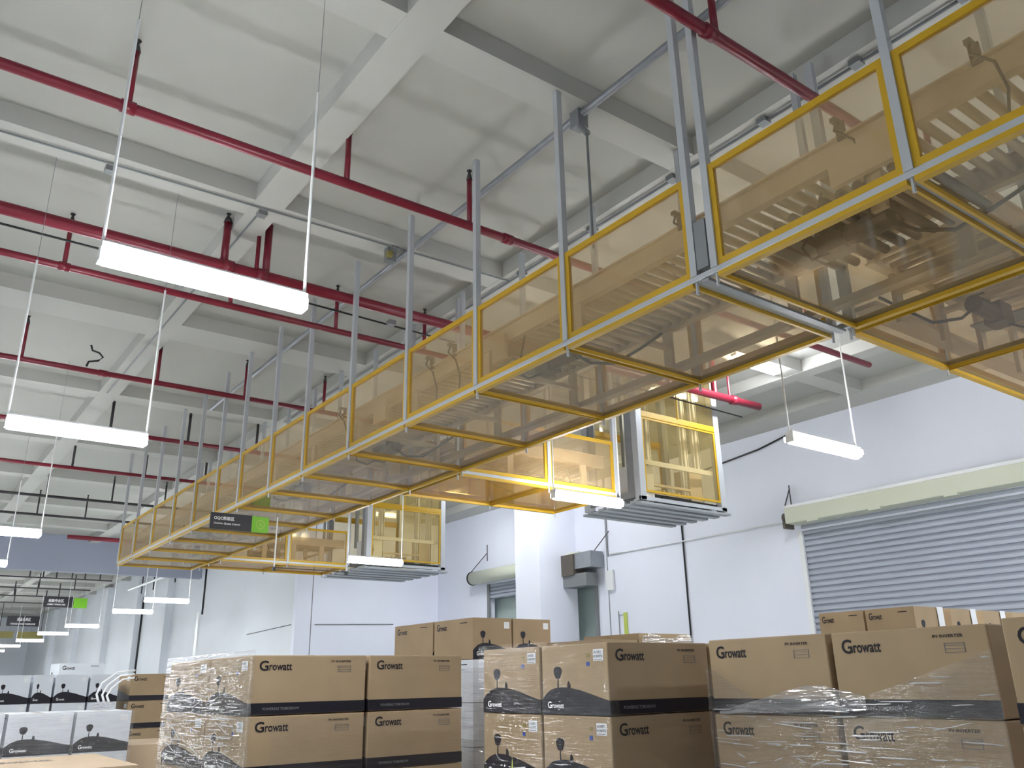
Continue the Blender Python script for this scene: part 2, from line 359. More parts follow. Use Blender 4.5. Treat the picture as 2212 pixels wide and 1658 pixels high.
# conduits on the right wall
z0=wp(0,4.53)[1]
conduit('wall_conduit',[(W-.03,wp(15.7,0)[0],z0),(W-.03,wp(10.2,0)[0],z0)],.018,'white','pale conduit running along the wall to the big shutter corner')
conduit('black_cable',[(W-.02,wp(13.22,0)[0],4.0+1.9),(W-.02,wp(13.22,0)[0],1.0)],.02,'cable','black vertical cord on the wall between the column and the big shutter')
conduit('black_cable',[(W-.03,13.0,6.2),(W-.03,11.3,6.35),(W-.03,10.5,6.5)],.02,'cable','dark slanting cord high on the wall, left of the glaring lamp')
conduit('wall_conduit',[(W-.02,wp(15.75,0)[0],ZS),(W-.02,wp(15.75,0)[0],4.6)],.012,'grey','thin vertical conduit above the roller motor beside the column')
conduit('wall_conduit',[(XB-.02,28.9,3.2),(XB-.02,25.2,3.3),(11,24.87,3.3),(13.6,24.87,3.36)],.012,'grey','thin cable along the back wall, left of the stacked cartons')
conduit('black_cable',[(XB-.02,34.0,ZS-.4),(XB-.02,34.0,4.2)],.04,'cable','black vertical cord at the wall end under the conveyor end')
conduit('black_cable',[(XB-.03,43.2,5.6),(XB-.03,43.2,1.5)],.05,'cable','black vertical cord on the far hall wall below the green sign')

# ------------------------------------------------------------------ covered conveyors
def strips(mb,fn,u0,u1,v0,v1,w,d0,d1,we=None):
    we=we or w
    for a,b,c,d in ((u0,u1,v0,v0+w),(u0,u1,v1-w,v1),(u0,u0+we,v0+w,v1-w),(u1-we,u1,v0+w,v1-w)):
        mb.prism([(a,c),(b,c),(b,d),(a,d)],fn,d0,d1)
def conveyor(root,axis,U,v0,v1,z0,z1,zc,nearp=None,farp=None,floor_m='amberb',posts=True,rollers=True,roll_max=100,pitch=.115,motors=(),hz=.15,skipfloor=(),faredge=True):
    T=(lambda u,v,z:(v,u,z)) if axis=='Y' else (lambda u,v,z:(u,v,z))
    B=lambda mb,u0_,v0_,z0_,u1_,v1_,z1_: mb.box(T(u0_,v0_,z0_),T(u1_,v1_,z1_))
    u0,u1=U[0],U[-1]; s=.022
    for v in (v0,v1):
        B(MB(),u0,v-s,z0-s,u1,v+s,z0+s).build('bottom_beam','alu',root,bevel=.004)
    for i,u in enumerate(U):
        B(MB(),u-s,v0+s,z0-s,u+s,v1-s,z0+s).build('cross_beam','alu' if i<6 else 'rail',root,bevel=.004)
        if posts:
            for v in (v0,v1):
                B(MB(),u-.028,v-.028,z0+s,u+.028,v+.028,zc).tube([T(u,v,z0-.11),T(u,v,z0-s)],.012,6).build('hanger_post','alu',root)
    for i in range(len(U)-1):
        a,b=U[i]+s,U[i+1]-s
        if b-a<.25: continue
        for side,v,lst in ((-1,v0,nearp),(1,v1,farp)):
            if lst is not None and i not in lst: continue
            fn=lambda u,h,d,v=v,side=side: T(u,v+side*d,h)
            p=MB().prism([(a,z0+s),(b,z0+s),(b,z1),(a,z1)],fn,-.002,.002).build('side_panel','amber',root)
            f=MB(); strips(f,fn,a,b,z0+s,z1,.05,-.02,.014); f.build('yellow_edge','yellow',p)
        if i in skipfloor: continue
        fn=lambda u,h,d: T(u,h,z0-d)
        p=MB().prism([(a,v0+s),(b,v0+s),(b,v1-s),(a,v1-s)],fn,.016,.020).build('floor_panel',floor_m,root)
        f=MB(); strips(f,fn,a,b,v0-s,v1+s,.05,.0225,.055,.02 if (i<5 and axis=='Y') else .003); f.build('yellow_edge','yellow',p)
    zr=z0+.47
    for v,sg in ((v0+.25,1),(v1-.25,-1)):
        B(MB(),u0,v-.015,zr,u1,v+.015,zr+hz).box(T(u0,v-.05,zr+hz),T(u1,v+.03,zr+hz+.015)).box(T(u0,v-.03,zr-.012),T(u1,v+.04,zr)).build('side_rail','rail',root)
    u=u0+.35
    while u<u1:
        for v in (v0+.25,v1-.25):
            B(MB(),u-.05,v-.02,z0+.03,u+.05,v+.02,zr).build('support_leg','rail',root)
        B(MB(),u-.03,v0+.27,zr-.19,u+.03,v1-.27,zr-.15).build('bed_crossbar','rail',root)
        u+=1.38/2 if (u1-u0)<8 else 1.38
    if rollers:
        k=0; u=u0+.06; rest=MB()
        while u<u1:
            tgt=MB() if k<roll_max else rest
            tgt.tube([T(u,v0+.28,zr+.05),T(u,v1-.28,zr+.05)],.032,8)
            if k<roll_max: tgt.build('roller','roller',root,smooth=True)
            u+=pitch; k+=1
        if rest.v: tag(rest.build('far_rollers','roller',root,smooth=True),kind='stuff')
    for u,vf in motors:
        v=v0+(v1-v0)*vf
        g=MB().tube([T(u-.22,v,zr-.24),T(u+.1,v,zr-.24)],.075,12)
        g.tube([T(u+.1,v,zr-.24),T(u+.14,v,zr-.24)],.05,10); g.box(T(u+.1,v-.08,zr-.33),T(u+.3,v+.08,zr-.15)); g.box(T(u-.1,v-.045,zr-.2),T(u,v+.045,zr-.12))
        mo=g.build('drive_motor','motor',root)
        pts=[T(u-.2,v,zr-.26),T(u-.34,v+.06,zr-.38),T(u-.5,v+.22,zr-.40),T(u-.72,v+.3,zr-.32),T(u-.9,v+.42,zr-.2)]
        MB().tube(pts,.014,6).build('motor_cable','cable',mo)
        pts=[T(u+.2,v,zr-.3),T(u+.3,v-.15,zr-.38),T(u+.26,v-.32,zr-.36),T(u+.1,v-.4,zr-.3),T(u+.0,v-.42,zr-.1)]
        MB().tube(pts,.01,6).build('motor_cable','cable',mo)
        B(MB(),u+.35,v-.3,zr-.2,u+.6,v+.3,zr-.185).build('belly_plate','steel',root)
Z0,Z1=4.2,5.02
main=thing('overhead_conveyor',(5.0,9,Z0),'long overhead roller conveyor enclosed in amber panels, hung on posts across the hall','conveyor')
UY=[-.9,.5,1.88,3.27,3.45,4.85,6.17,7.51,8.88,10.23,11.42,12.7,13.8,15.0,16.3,17.7,19.1,20.4]
conveyor(main,'Y',UY,4.2,5.8,Z0,Z1,ZS,farp=[0,1,4,5,6,7,9,10,11,12,13,14,15],motors=[(2.6,.45),(.9,.5),(9.4,.5),(5.6,.35),(12.2,.5),(16.9,.5)])
# end plate of the conveyor
MB().box((4.23,20.395,Z0+.03),(5.77,20.405,Z1)).build('end_panel','amber',main)
# sensors with drooping cables on the near rail
for y in (2.35,3.72,7.35,9.5,6.9,1.5):
    b=MB().box((4.40,y-.03,4.80),(4.42,y+.03,4.93)).box((4.33,y-.02,4.90),(4.42,y+.02,4.93)).build('sensor_bracket','motor',main)
    MB().tube([(4.36,y,4.9),(4.33,y+.0,4.83),(4.36,y-.1,4.72),(4.40,y-.12,4.55),(4.42,y-.08,4.38)],.009,6).build('sensor_cable','cable',b)
# white cover plates and dark guard combs seen in the near bays
for y0,y1 in ((2.02,2.45),(8.3,8.6),(5.95,6.15)):
    MB().box((4.36,y0,4.47),(4.40,y1,4.72)).build('cover_plate','rail',main)
for y in (2.0,2.12,2.24,2.36,2.48,2.60,2.72,2.84,2.96,3.08):
    MB().tube([(4.5,y,4.50),(5.45,y,4.50)],.034,10).build('drive_roller','motor',main,smooth=True)
# control box between the double posts
MB().box((4.17,3.31,4.25),(4.30,3.41,4.62)).build('junction_box','grey',main)
MB().box((4.18,3.33,Z0-.05),(5.8,3.39,Z0-.03)).build('joint_plate','steel',main)
# cable tray inside, far side
MB().box((5.62,-.9,4.3),(5.72,20.3,4.36)).build('cable_tray','rail',main)

br=thing('conveyor_branch',(7.4,9.8,Z0),'yellow-floored conveyor branch joining the long conveyor to the nearer lift','conveyor')
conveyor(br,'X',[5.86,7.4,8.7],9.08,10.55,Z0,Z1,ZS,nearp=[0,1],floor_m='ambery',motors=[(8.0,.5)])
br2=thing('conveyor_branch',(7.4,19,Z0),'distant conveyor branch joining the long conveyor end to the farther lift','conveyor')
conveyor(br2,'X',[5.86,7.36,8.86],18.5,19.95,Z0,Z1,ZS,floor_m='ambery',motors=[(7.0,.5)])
br0=thing('conveyor_branch',(7.4,2.6,Z0),'nearest conveyor branch leaving the long conveyor to the right edge','conveyor')
conveyor(br0,'X',[5.86,7.36,9.2],1.9,3.33,Z0,Z1,ZS,motors=[(7.0,.6)],nearp=[0,1],posts=True)
MB().box((5.9,3.1,4.32),(9.2,3.3,4.36)).build('cable_tray','rail',br0)

# ------------------------------------------------------------------ goods lifts
def lift(x0,x1,y0,y1,zb,label):
    t=thing('goods_lift',((x0+x1)/2,(y0+y1)/2,zb),label,'lift')
    p=.13
    for x in (x0,x1-p):
        for y in (y0,y1-p):
            MB().box((x,y,zb+.03),(x+p,y+p,ZS)).build('corner_post','alu',t,bevel=.006)
    dk=MB(); nW=11; 
    for i in range(nW):
        ya=y0-.02+(y1-y0+.04)*i/nW; yb=y0-.02+(y1-y0+.04)*(i+1)/nW
        z=zb if i%2 else zb-.03
        dk.box((x0-.02,ya,z-.004),(x1+.06,yb,z+.03))
    dk.build('corrugated_deck','deck',t)
    MB().box((x0,y0,zb+.03),(x1,y0+.04,zb+.09)).build('sill','alu',t)
    B=1.42
    for yy,nm in ((y0,'front'),(y1-.05,'rear')):
        MB().box((x0+p,yy,zb+B),(x1-p,yy+.05,zb+B+.1)).build('yellow_crossbar','yellow',t,bevel=.004)
        a=MB().box((x0+p,yy+.02,zb+.2),(x1-p,yy+.026,zb+B)).build('door_panel','ambert',t)
        f=MB(); fn=lambda u,h,d,yy=yy:(u,yy+.02+d,h); strips(f,fn,x0+p,x1-p,zb+.17,zb+B,.035,-.01,.014); f.build('yellow_edge','yellow',a)
        MB().box((x0+p,yy+.02,zb+B+.1),(x1-p,yy+.026,ZS-.05)).build('upper_panel','ambert',t)
    MB().box((x1-.04,y0+p,zb+.2),(x1-.034,y1-p,ZS-.05)).build('side_panel','ambert',t)
    MB().box((x0+p,y0+.12,zb+.66),(x1-p,y0+.16,zb+.74)).build('middle_rail','white',t)
    fs=MB(); fnS=lambda u,v,d:(x0+.02+d,u,v); strips(fs,fnS,y0+p,y1-p,zb+.09,zb+1.75,.10,0,.03,.17); fs.build('side_frame','steel',t)
    for xx in (x0+.28,x0+.52,x1-.62,x1-.3):
        MB().box((xx,y0+.3,zb+.1),(xx+.05,y0+.36,ZS)).box((xx+.07,y0+.3,zb+.1),(xx+.085,y0+.4,ZS)).box((xx-.035,y0+.34,zb+.1),(xx-.005,y0+.4,ZS)).build('guide_rail','white',t)
    MB().box((x0+.95,y1-.4,zb+.7),(x0+1.05,y1-.33,ZS)).build('guide_rail','motor',t)
    MB().box((x0+.62,y1-.4,zb+.7),(x0+.7,y1-.33,ZS)).build('guide_rail','deck',t)
    MB().tube([(x0+1.0,y0-.0,zb+1.5),(x0+1.0,y0-.0,zb+2.35)],.012,6).build('hanging_strip','yellow',t)
    c=MB().box((x0+.12,y0+.2,zb+.12),(x0+.52,y0+.75,zb+.66)).build('control_cabinet','white',t,bevel=.006)
    MB().tube([(x0+.22,y0+.19,zb+.42),(x0+.22,y0+.2,zb+.42)],.07,16).box((x0+.17,y0+.186,zb+.3),(x0+.27,y0+.2,zb+.54)).build('vent_grille','motor',c)
    MB().box((x0+.55,y0+.25,zb+.22),(x1-.6,y1-.3,zb+.26)).box((x0+.55,y0+.25,zb+.36),(x1-.6,y0+.3,zb+.40)).build('carriage','rail',t)
    for xx in (x0+.62,x0+.74,x0+.86,x0+.98,x0+1.1,x0+1.22):
        MB().tube([(xx,y0+.3,zb+.3),(xx,y1-.3,zb+.3)],.026,8).build('roller','roller',t)
    MB().box((x1-.6,y0+.25,zb+.2),(x1-.3,y0+.6,zb+.75)).build('counterweight','rail',t)
    MB().box((x0+.6,y0+.1,zb+.08),(x1-.12,y0+.45,zb+.15)).tube([(x0+.9,y0+.2,zb+.12),(x0+1.2,y0+.2,zb+.12)],.05).build('drive_unit','black',t)
    return t
lift(9.40,11.45,9.25,10.6,4.21,'grey framed goods lift with yellow panels, nearer one, before the right wall')
lift(8.95,11.1,17.75,19.2+.8,4.13,'smaller looking grey framed goods lift with yellow panels, farther one')

# U-shaped hanging rod frame by the farther lift
t=thing('hanging_rod_frame',(5.6,14.2,3.6),'empty rod hanger below the conveyor, left of the farther lift','rod')
MB().tube([(5.0,13.1,4.15),(5.0,13.1,3.35)],.012).build('rod','white',t)
MB().tube([(6.25,13.1,4.7),(6.25,13.1,3.35)],.012).build('rod','white',t)
MB().tube([(5.0,13.1,3.35),(6.25,13.1,3.35)],.006).build('cross_wire','dark',t)
for x in (5.0,6.25): MB().box((x-.025,13.08,3.3),(x+.025,13.12,3.36)).build('clip','black',t)

# ------------------------------------------------------------------ signs
def sign(x,y,z,w,h,split,lines,label,green=True,icon=False):
    t=thing('hanging_sign',(x,y,z),label,'sign')
    MB().box((x,y,z),(x+w*split,y+.03,z+h)).build('black_board','signb',t)
    fn=lambda u,v,d:(x+u*w,y-d,z+v*h)
    if green:
        g=MB().box((x+w*split,y-.002,z-.01*h),(x+w,y+.03,z+h*.985)).build('green_board','green',t,bevel=.006)
        if icon:
            i=MB(); N=24
            for k in range(N):
                a=2*math.pi*k/N; b=2*math.pi*(k+1)/N; c=(x+w*(split+1)/2,z+h*.5); r1,r2=h*.24,h*.28
                i.add([(c[0]+r1*math.cos(a),y-.004,c[1]+r1*math.sin(a)),(c[0]+r2*math.cos(a),y-.004,c[1]+r2*math.sin(a)),(c[0]+r2*math.cos(b),y-.004,c[1]+r2*math.sin(b)),(c[0]+r1*math.cos(b),y-.004,c[1]+r1*math.sin(b))],[(0,1,2,3)])
            c=(x+w*(split+1)/2,z+h*.5); i.add([(c[0]-.012,y-.004,c[1]-.05*h),(c[0]+.02,y-.004,c[1]-.08*h),(c[0]+.01,y-.004,c[1]+.16*h)],[(0,1,2)])
            i.build('white_emblem','lime',g)
    s=MB()
    for tx,u0,v0,u1,v1 in lines: text(s,tx,fn,u0,v0,u1,v1,.003)
    s.build('lettering','inkw',t)
    for xx in (x+.06*w,x+.9*w): MB().tube([(xx,y+.015,z+h),(xx,y+.015,4.14 if z<4.5 else ZC)],.008,6).build('hanger','steel',t)
    return t
sign(3.93,13.1,3.88,.93,.255,.70,[('OQC检验区',.06,.55,.40,.80),('Outgoing Quality Control',.06,.28,.50,.42)],'black and green OQC sign hanging under the conveyor corner',icon=True)
sign(6.35,45.3,5.2,1.85,.46,.68,[('组装作业区',.10,.5,.45,.82),('ASSEMBLY WORKING AREA',.08,.2,.5,.36)],'distant black and green sign in the far hall, upper one')
sign(6.6,60,5.2,1.75,.6,1.0,[('成品仓库区',.3,.5,.72,.85),('FINISHED GOODS WAREHOUSE',.12,.15,.88,.32)],'distant all-black sign at the far left, lower one',green=False)
t=thing('notice_board',(4.6,62,4.3),'row of plum and green boards on the far hall wall, under the black sign','board')
MB().box((4.6,62,4.6),(6.2,62.05,5.1)).build('plum_board','purple',t); 
MB().box((6.4,62,4.6),(7.3,62.05,5.0)).box((7.5,62,4.6),(8.9,62.05,5.0)).build('green_board','olive',t)
for xx in (4.7,6.5,8.8): MB().tube([(xx,62.02,5.0),(xx,62.02,ZS)],.02,6).build('hanger','dark',t)

# ------------------------------------------------------------------ shutters
def slats(y0,y1,z0,z1,x,pitch):
    mb=MB(); k=0; z=z1; prof=[]
    while z>z0:
        for f,dx in ((0,0),(.08,-.018),(.25,-.034),(.5,-.04),(.72,-.036),(.80,-.0),(.82,.012),(.99,.012)):
            prof.append((x+dx,z-f*pitch))
        z-=pitch
    vs=[(a,y0,b) for a,b in prof]+[(a,y1,b) for a,b in prof]; n_=len(prof)
    mb.add(vs,[(i,i+1,n_+i+1,n_+i) for i in range(n_-1)])
    return mb
t=thing('roller_shutter',(W-.05,d1y0,0),'wide grey roller shutter, closed, with cream box above, on the right wall','shutter')
slats(d1y0,d1y1,.02,d1z+.25,W+.02,.118).build('slat_curtain','slat',t)
yb,zb_=wp(10.15,4.42); 
zt=wp(0,4.78)[1]
hb=MB().box((W-.42,d1y0-.1,zb_),(W-.02,yb,zt)).build('cream_box','cream',t,bevel=.02)
MB().box((W-.43,d1y0-.1,zt-.06),(W-.40,yb,zt)).build('pale_edge','white',t)
for y in (9.4,8.1,6.7,5.2): MB().box((W-.44,y*K,zb_-.03),(W-.36,y*K+.25,zb_+.02)).build('box_clip','cream',hb)
MB().tube([(W-.25,yb+.02,zb_+.15),(W-.25,yb+.12,zb_+.15)],.11,14).box((W-.4,yb+.02,zb_-.08),(W-.1,yb+.08,zb_+.05)).build('end_bracket','motor',t)
MB().tube([(W-.3,yb+.05,zt),(W-.03,yb+.07,zt+.42)],.012).tube([(W-.03,yb+.07,zt-.02),(W-.03,yb+.07,zt+.5)],.012).build('stay_rod','dark',t)
MB().box((W-.06,d1y1-.03,0),(W-.0,d1y1+.07,d1z)).build('guide_channel','white',t)
t=thing('roller_shutter',(W-.05,d2y0,0),'half hidden roller shutter behind the white column, rolled up, cream drum','shutter')
ya,yb2=d2y0+.0,wp(21.55,0)[0]
cz=wp(0,4.52)[1]
MB().tube([(W-.24,ya+.35,cz),(W-.24,yb2,cz)],.20,18).build('cream_drum','cream',t,smooth=True)
slats(d2y0,d2y1,d2z-.42,d2z,W+.02,.11).build('slat_curtain','slat',t)
MB().tube([(W-.24,yb2,cz),(W-.24,yb2+.05,cz)],.215,18).build('end_plate','black',t)
MB().tube([(W-.3,yb2,cz+.2),(W-.03,yb2-.5,cz+.75)],.012).tube([(W-.03,yb2-.5,cz+.5),(W-.03,yb2-.5,cz+1.0)],.012).build('stay_rod','dark',t)
ym=wp(16.0,0)[0]
mo=MB().box((W-.5,ym-.1,cz-.3),(W-.05,ym+.55,cz+.12)).build('motor_cover','steel',t,bevel=.01)
MB().box((W-.55,ym+.55,cz-.45),(W-.1,ym+1.1,cz+.1)).tube([(W-.3,ym+.5,cz-.1),(W-.3,ym+1.2,cz-.1)],.14).build('motor','motor',t)
MB().box((W-.5,ym+.1,cz-.75),(W-.1,ym+1.1,cz-.42)).build('gearbox','grey',t)
MB().tube([(W-.3,ym,cz+.1),(W-.03,ym-.35,cz+.62)],.012).build('stay_rod','dark',t)
MB().box((W-.08,ym-.45,cz-.9),(W-.02,ym-.2,cz-.4)).build('switch_box','white',t)
MB().box((W-.06,d2y0-.05,0),(W,d2y0+.06,d2z)).build('guide_channel','grey',t)
MB().box((W-.06,d2y1-.06,0),(W,d2y1+.05,d2z)).build('guide_channel','grey',t)
# backing behind the raised shutter, its pale green standing for light in the opening
tag(MB().box((W+.35,d2y0-.3,0),(W+.4,d2y1+.3,d2z+.2)).build('opening_backing','light_backing'),kind='structure')
tag(MB().box((W+.2,d2y0+.1,0),(W+.34,d2y0+.35,d2z)).build('trim_%d'%n,'black'),kind='structure'); n+=1
t=thing('wall_switch',(W-.03,wp(15.4,0)[0],3.1),'small yellow-green strip and bracket on the wall, above the film-wrapped carton','strip')
y=wp(15.2,0)[0]; MB().box((W-.03,y,2.6),(W-.005,y+.12,3.15)).build('strip','lime',t); MB().tube([(W-.02,y+.3,2.6),(W-.02,y+.3,3.2)],.01).tube([(W-.02,y+.3,3.1),(W-.02,y+.12,3.1)],.008).build('bracket','grey',t)

# ------------------------------------------------------------------ cartons
HILL=[(0,.21),(.05,.27),(.12,.335),(.2,.37),(.3,.385),(.38,.38),(.48,.365),(.6,.335),(.72,.295),(.84,.25),(.94,.215),(1,.2),(1,.0),(0,.0)]
def carton(name,loc,dims,gface,label,group,body='kraft',detail=2,gm='navy',logo=True,hill=True,hb='navy',cat='box',seal=True,lab=True):
    """loc = low corner (x,y,z); gface '-Y' or '-X' carries the wordmark, the other visible face the tree"""
    w,d,h=dims; x,y,z=loc; g=.006
    o=MB().box((x+g,y+g,z+.002),(x+w-g,y+d-g,z+h-.004)).build(name,body,org=(x+w/2,y+d/2,z),bevel=.008 if detail>1 else 0)
    tag(o,label,cat,group)
    fY=lambda u,v,dd:(x+g+u*(w-2*g),y+g-dd,z+v*h)
    fX=lambda u,v,dd:(x+g-dd,y+d-g-u*(d-2*g),z+v*h)
    G,Tf=(fY,fX) if gface=='-Y' else (fX,fY)
    if detail==0: return o
    e=.0012
    if gm: MB().prism([(0,.012),(1,.012),(1,.20),(0,.20)],G,e,e+.001).build('printed_band',gm,o)
    inkc='ink'
    if logo:
        t_=MB(); text(t_,'G',G,.07,.73,.145,.90,e+.001); text(t_,'rowatt',G,.152,.735,.34,.85,e+.001)
        if detail>1:
            text(t_,'PV INVERTER',G,.68,.865,.86,.90,e+.001)
        else: t_.prism([(.68,.87),(.86,.87),(.86,.89),(.68,.89)],G,e,e+.001)
        t_.build('wordmark',inkc,o)
        if detail>1:
            q=MB()
            for a,b,c,dd in ((.74,.86,.80,.806),(.74,.86,.775,.78),(.74,.86,.74,.745),(.74,.86,.70,.706),(.74,.744,.70,.806),(.856,.86,.70,.806)): q.prism([(a,c),(b,c),(b,dd),(a,dd)],G,e,e+.0008)
            q.build('address_box','inkg',o)
            s=MB(); text(s,'POWERING TOMORROW',G,.12,.08,.42,.125,e+.003); s.build('band_lettering','inkg',o)
    if hill:
        hm=MB().prism(HILL,Tf,e,e+.001).build('printed_hill',hb,o)
        tr=MB(); tr.prism([(.245,.37),(.265,.37),(.262,.50),(.25,.50)],Tf,e,e+.001)
        cr=[(.255+.06*math.cos(a)*(1+.15*math.sin(3*a)),.59+.10*math.sin(a)*(1+.12*math.cos(2*a))) for a in [2*math.pi*k/16 for k in range(16)]]
        tr.prism(cr,Tf,e,e+.001); tr.prism([(.40,.36),(.445,.36),(.445,.42),(.43,.455),(.418,.47),(.405,.45),(.398,.41)],Tf,e,e+.001)
        tr.build('printed_tree',hb,o)
        if detail>0:
            s=MB(); text(s,'G',Tf,.09,.085,.15,.18,e+.003); text(s,'rowatt',Tf,.155,.088,.34,.15,e+.003); s.build('hill_wordmark','inkw',o)
    if hill and lab:
        l=MB().prism([(.80,.74),(.94,.74),(.94,.90),(.80,.90)],Tf,e,e+.001).build('shipping_label','sticker',o)
        if detail>1:
            s=MB(); text(s,'A1051',Tf,.81,.84,.91,.88,e+.003); text(s,'K3072',Tf,.81,.785,.93,.82,e+.003); s.prism([(.81,.755),(.92,.755),(.92,.763),(.81,.763)],Tf,e+.001,e+.002); s.build('label_print','inkg',l)
            MB().prism([(.70,.80),(.735,.79),(.75,.82),(.735,.85),(.70,.85)],Tf,e,e+.001).build('olive_mark','olive',o)
            MB().prism([(.695,.67),(.74,.67),(.74,.73),(.695,.73)],Tf,e,e+.001).build('blue_mark','blue',o)
    if seal:
        MB().box((x+w/2-.03,y+.01,z+h-.004),(x+w/2+.03,y+d-.01,z+h-.0025)).build('packing_tape','tape',o)
    return o
def pallet(x0,x1,y0,y1,label):
    t=thing('wooden_pallet',((x0+x1)/2,(y0+y1)/2,0),label,'pallet')
    for k in range(5):
        xx=x0+(x1-x0-.12)*k/4; MB().box((xx,y0,.12),(xx+.12,y1,.145)).build('top_board','pallet',t)
    for k in range(3):
        yy=y0+(y1-y0-.1)*k/2; MB().box((x0,yy,.0),(x1,yy+.1,.12)).build('bearer','pallet',t)
H=.4
rows4=[.2,.6,1.0,1.4]; nmrow=['fourth row down','third row down','second row down','top row']
def stack(xs,ys,zs,gface,desc,group,topdet=2,**kw):
    """xs, ys: lists of (low, size)"""
    for zi,z in enumerate(zs):
        for i,(x,w_) in enumerate(xs):
            for j,(y,d_) in enumerate(ys):
                front=(i==0 or j==0)
                vis = zi>=len(zs)-2
                lb='%s, %s'%(desc,['bottom row','third row','second row','top row'][3-(len(zs)-1-zi)])
                if len(xs)>1 or len(ys)>1: lb+=', '+(['front','rear'][j] if len(ys)>1 else '')+(' ' if len(ys)>1 and len(xs)>1 else '')+(['left','right'][i] if len(xs)>1 else '')
                carton('cardboard_carton',(x,y,z),(w_,d_,kw.get('h',H)),gface,lb,group,detail=(topdet if (front and vis) else 0),
                    **{k:v for k,v in kw.items() if k!='h'})
# left stack
pallet(2.2,3.92,6.04,7.98,'wooden pallet under the brown carton stack left of centre')
stack([(2.18,.90),(3.10,.84)],[(6.02,.88),(6.92,1.06)],rows4,'-Y','brown carton of the stack left of centre','cartons of the left of centre stack')
# middle stack
pallet(3.45,5.1,3.74,4.97,'wooden pallet under the brown middle carton stack')
stack([(3.42,.86),(4.29,.86)],[(3.72,.62),(4.35,.63)],rows4,'-Y','brown carton of the middle stack','cartons of the middle stack')
# right stack (wordmark faces the aisle)
pallet(3.98,5.2,1.86,3.42,'wooden pallet under the large brown carton stack on the right')
stack([(3.95,.63),(4.59,.63)],[(1.84,.79),(2.65,.79)],rows4,'-X','brown carton of the right stack','cartons of the right stack',hill=False)
pallet(3.66,4.9,.1,1.62,'wooden pallet under the carton stack cut by the right edge')
stack([(3.62,.63)],[(.85,.79)],rows4,'-X','brown carton of the stack cut by the right edge','cartons of the right edge stack')
# behind the middle: one row higher
pallet(4.85,5.8,7.2,8.8,'wooden pallet under the tall pale stack behind the middle')
for zi,z in enumerate([.2,.6,1.0,1.4,1.8]):
    for i,(x,w_) in enumerate([(4.83,.49),(5.33,.50)]):
        for j,(y,d_) in enumerate([(7.2,.74),(7.96,.84)]):
            if zi<4 and i and j: continue
            carton('cardboard_carton' if zi>3 else 'white_carton',(x,y,z),(w_,d_,.4),'-X',('brown' if zi>3 else 'white wrapped')+' carton of the tallest stack, %s row from below, %s %s'%(['first','second','third','fourth','top'][zi],['front','rear'][j],['left','right'][i]),
                'brown cartons on top of the tallest stack' if zi>3 else 'white cartons under the tallest stack',body='kraft' if zi>3 else 'carton',detail=1 if zi>2 else 0,gm=None,hill=zi>3)
# film bundled cartons behind the middle stack
pallet(5.5,7.0,5.9,7.0,'wooden pallet under the film-wrapped cartons behind the middle stack')
for k,(x,w_,z,h_) in enumerate(((5.95,.47,.2,1.74),(6.43,.72,.2,1.8))):
    carton('tall_carton',(x-.55,5.95,z),(w_,.8,h_),'-Y',['low brown carton just right of the tallest stack','brown carton bundled in white film behind the middle stack'][k],None,detail=0)
# row behind the right stack
pallet(7.9,10.6,4.35,5.4,'wooden pallet under the long carton row before the shutter')
for k,(x,w_) in enumerate([(7.98,.54),(8.66,.52),(9.32,.5),(9.95,.5)]):
    for j,(y,d_) in enumerate([(4.36,.52),(4.89,.52)]):
        for zi,z in enumerate([.2,.6,1.0,1.4,1.8]):
            if k and j: continue
            if zi<4 and k>1: continue
            if zi<3 and (k>0 or j>0): pass
            c=carton('cardboard_carton',(x,y,z),(w_,d_,.4),'-X','brown carton before the big shutter, %s%s in the row, %s level'%(['first','second','third','fourth'][k],['',' and rear'][j],['bottom','second','third','fourth','top'][zi]),'cartons before the shutter',detail=1 if zi==4 else 0,gm=None,lab=False)
            if zi==4 and j==0:
                MB().box((x+w_-.12,y-.004,z+.02),(x+w_-.01,y-.001,z+.4)).build('white_tape','sticker',c)
    for zi,z in enumerate([.2,.6,1.0,1.4]):
        if k>1: carton('cardboard_carton',(x,4.36,z),(w_,.52,.4),'-X','brown carton hidden low before the big shutter, place %s, level %s'%('abcd'[k],'abcd'[zi]),'cartons before the shutter',detail=0)

# left side: white cartons
def wstack(xs,y,d,zs,desc,group,topdet,pal=True,**kw):
    if pal: pallet(xs[0][0]+.02,xs[-1][0]+xs[-1][1]-.02,y+.02,y+d-.02,'wooden pallet under the '+desc)
    for zi,z in enumerate(zs):
        for i,(x,w_) in enumerate(xs):
            top=len(zs)-1-zi
            carton(kw.get('nm','white_carton'),(x,y,z),(w_,d,H),'-X','%s, %s from the left, %s'%(kw.get('one','white carton of the '+desc),['first','second','third','fourth','fifth'][i],['top row','second row','third row','bottom row'][top]),group,
                body=kw.get('body','carton'),detail=topdet if top<2 else 0,gm=kw.get('gm','navy'),hb=kw.get('hb','navy'),hill=kw.get('hill',True),logo=kw.get('logo',True),lab=kw.get('lab',True))
wstack([(.62,.65),(1.29,.61),(1.92,.55)],10.3,.8,[.17,.57,.97],'front white stack at the left','white cartons in the left front',1)
wstack([(1.0,.58),(1.6,.47),(2.1,.27),(2.39,.46),(2.87,.42)],14.75,.8,rows4[:],'rear white stack at the left','white cartons in the left rear',1)
# brown stack seen on its wordmark side
pallet(3.46,4.2,14.72,15.5,'wooden pallet under the narrow brown stack at the left')
for k,z in enumerate(rows4):
    carton('cardboard_carton',(3.44,14.7,z),(.72,1.2,H),'-Y','brown carton of the narrow stack left of the wrapped stack, %s'%nmrow[k],'cartons of the narrow brown stack',detail=1)
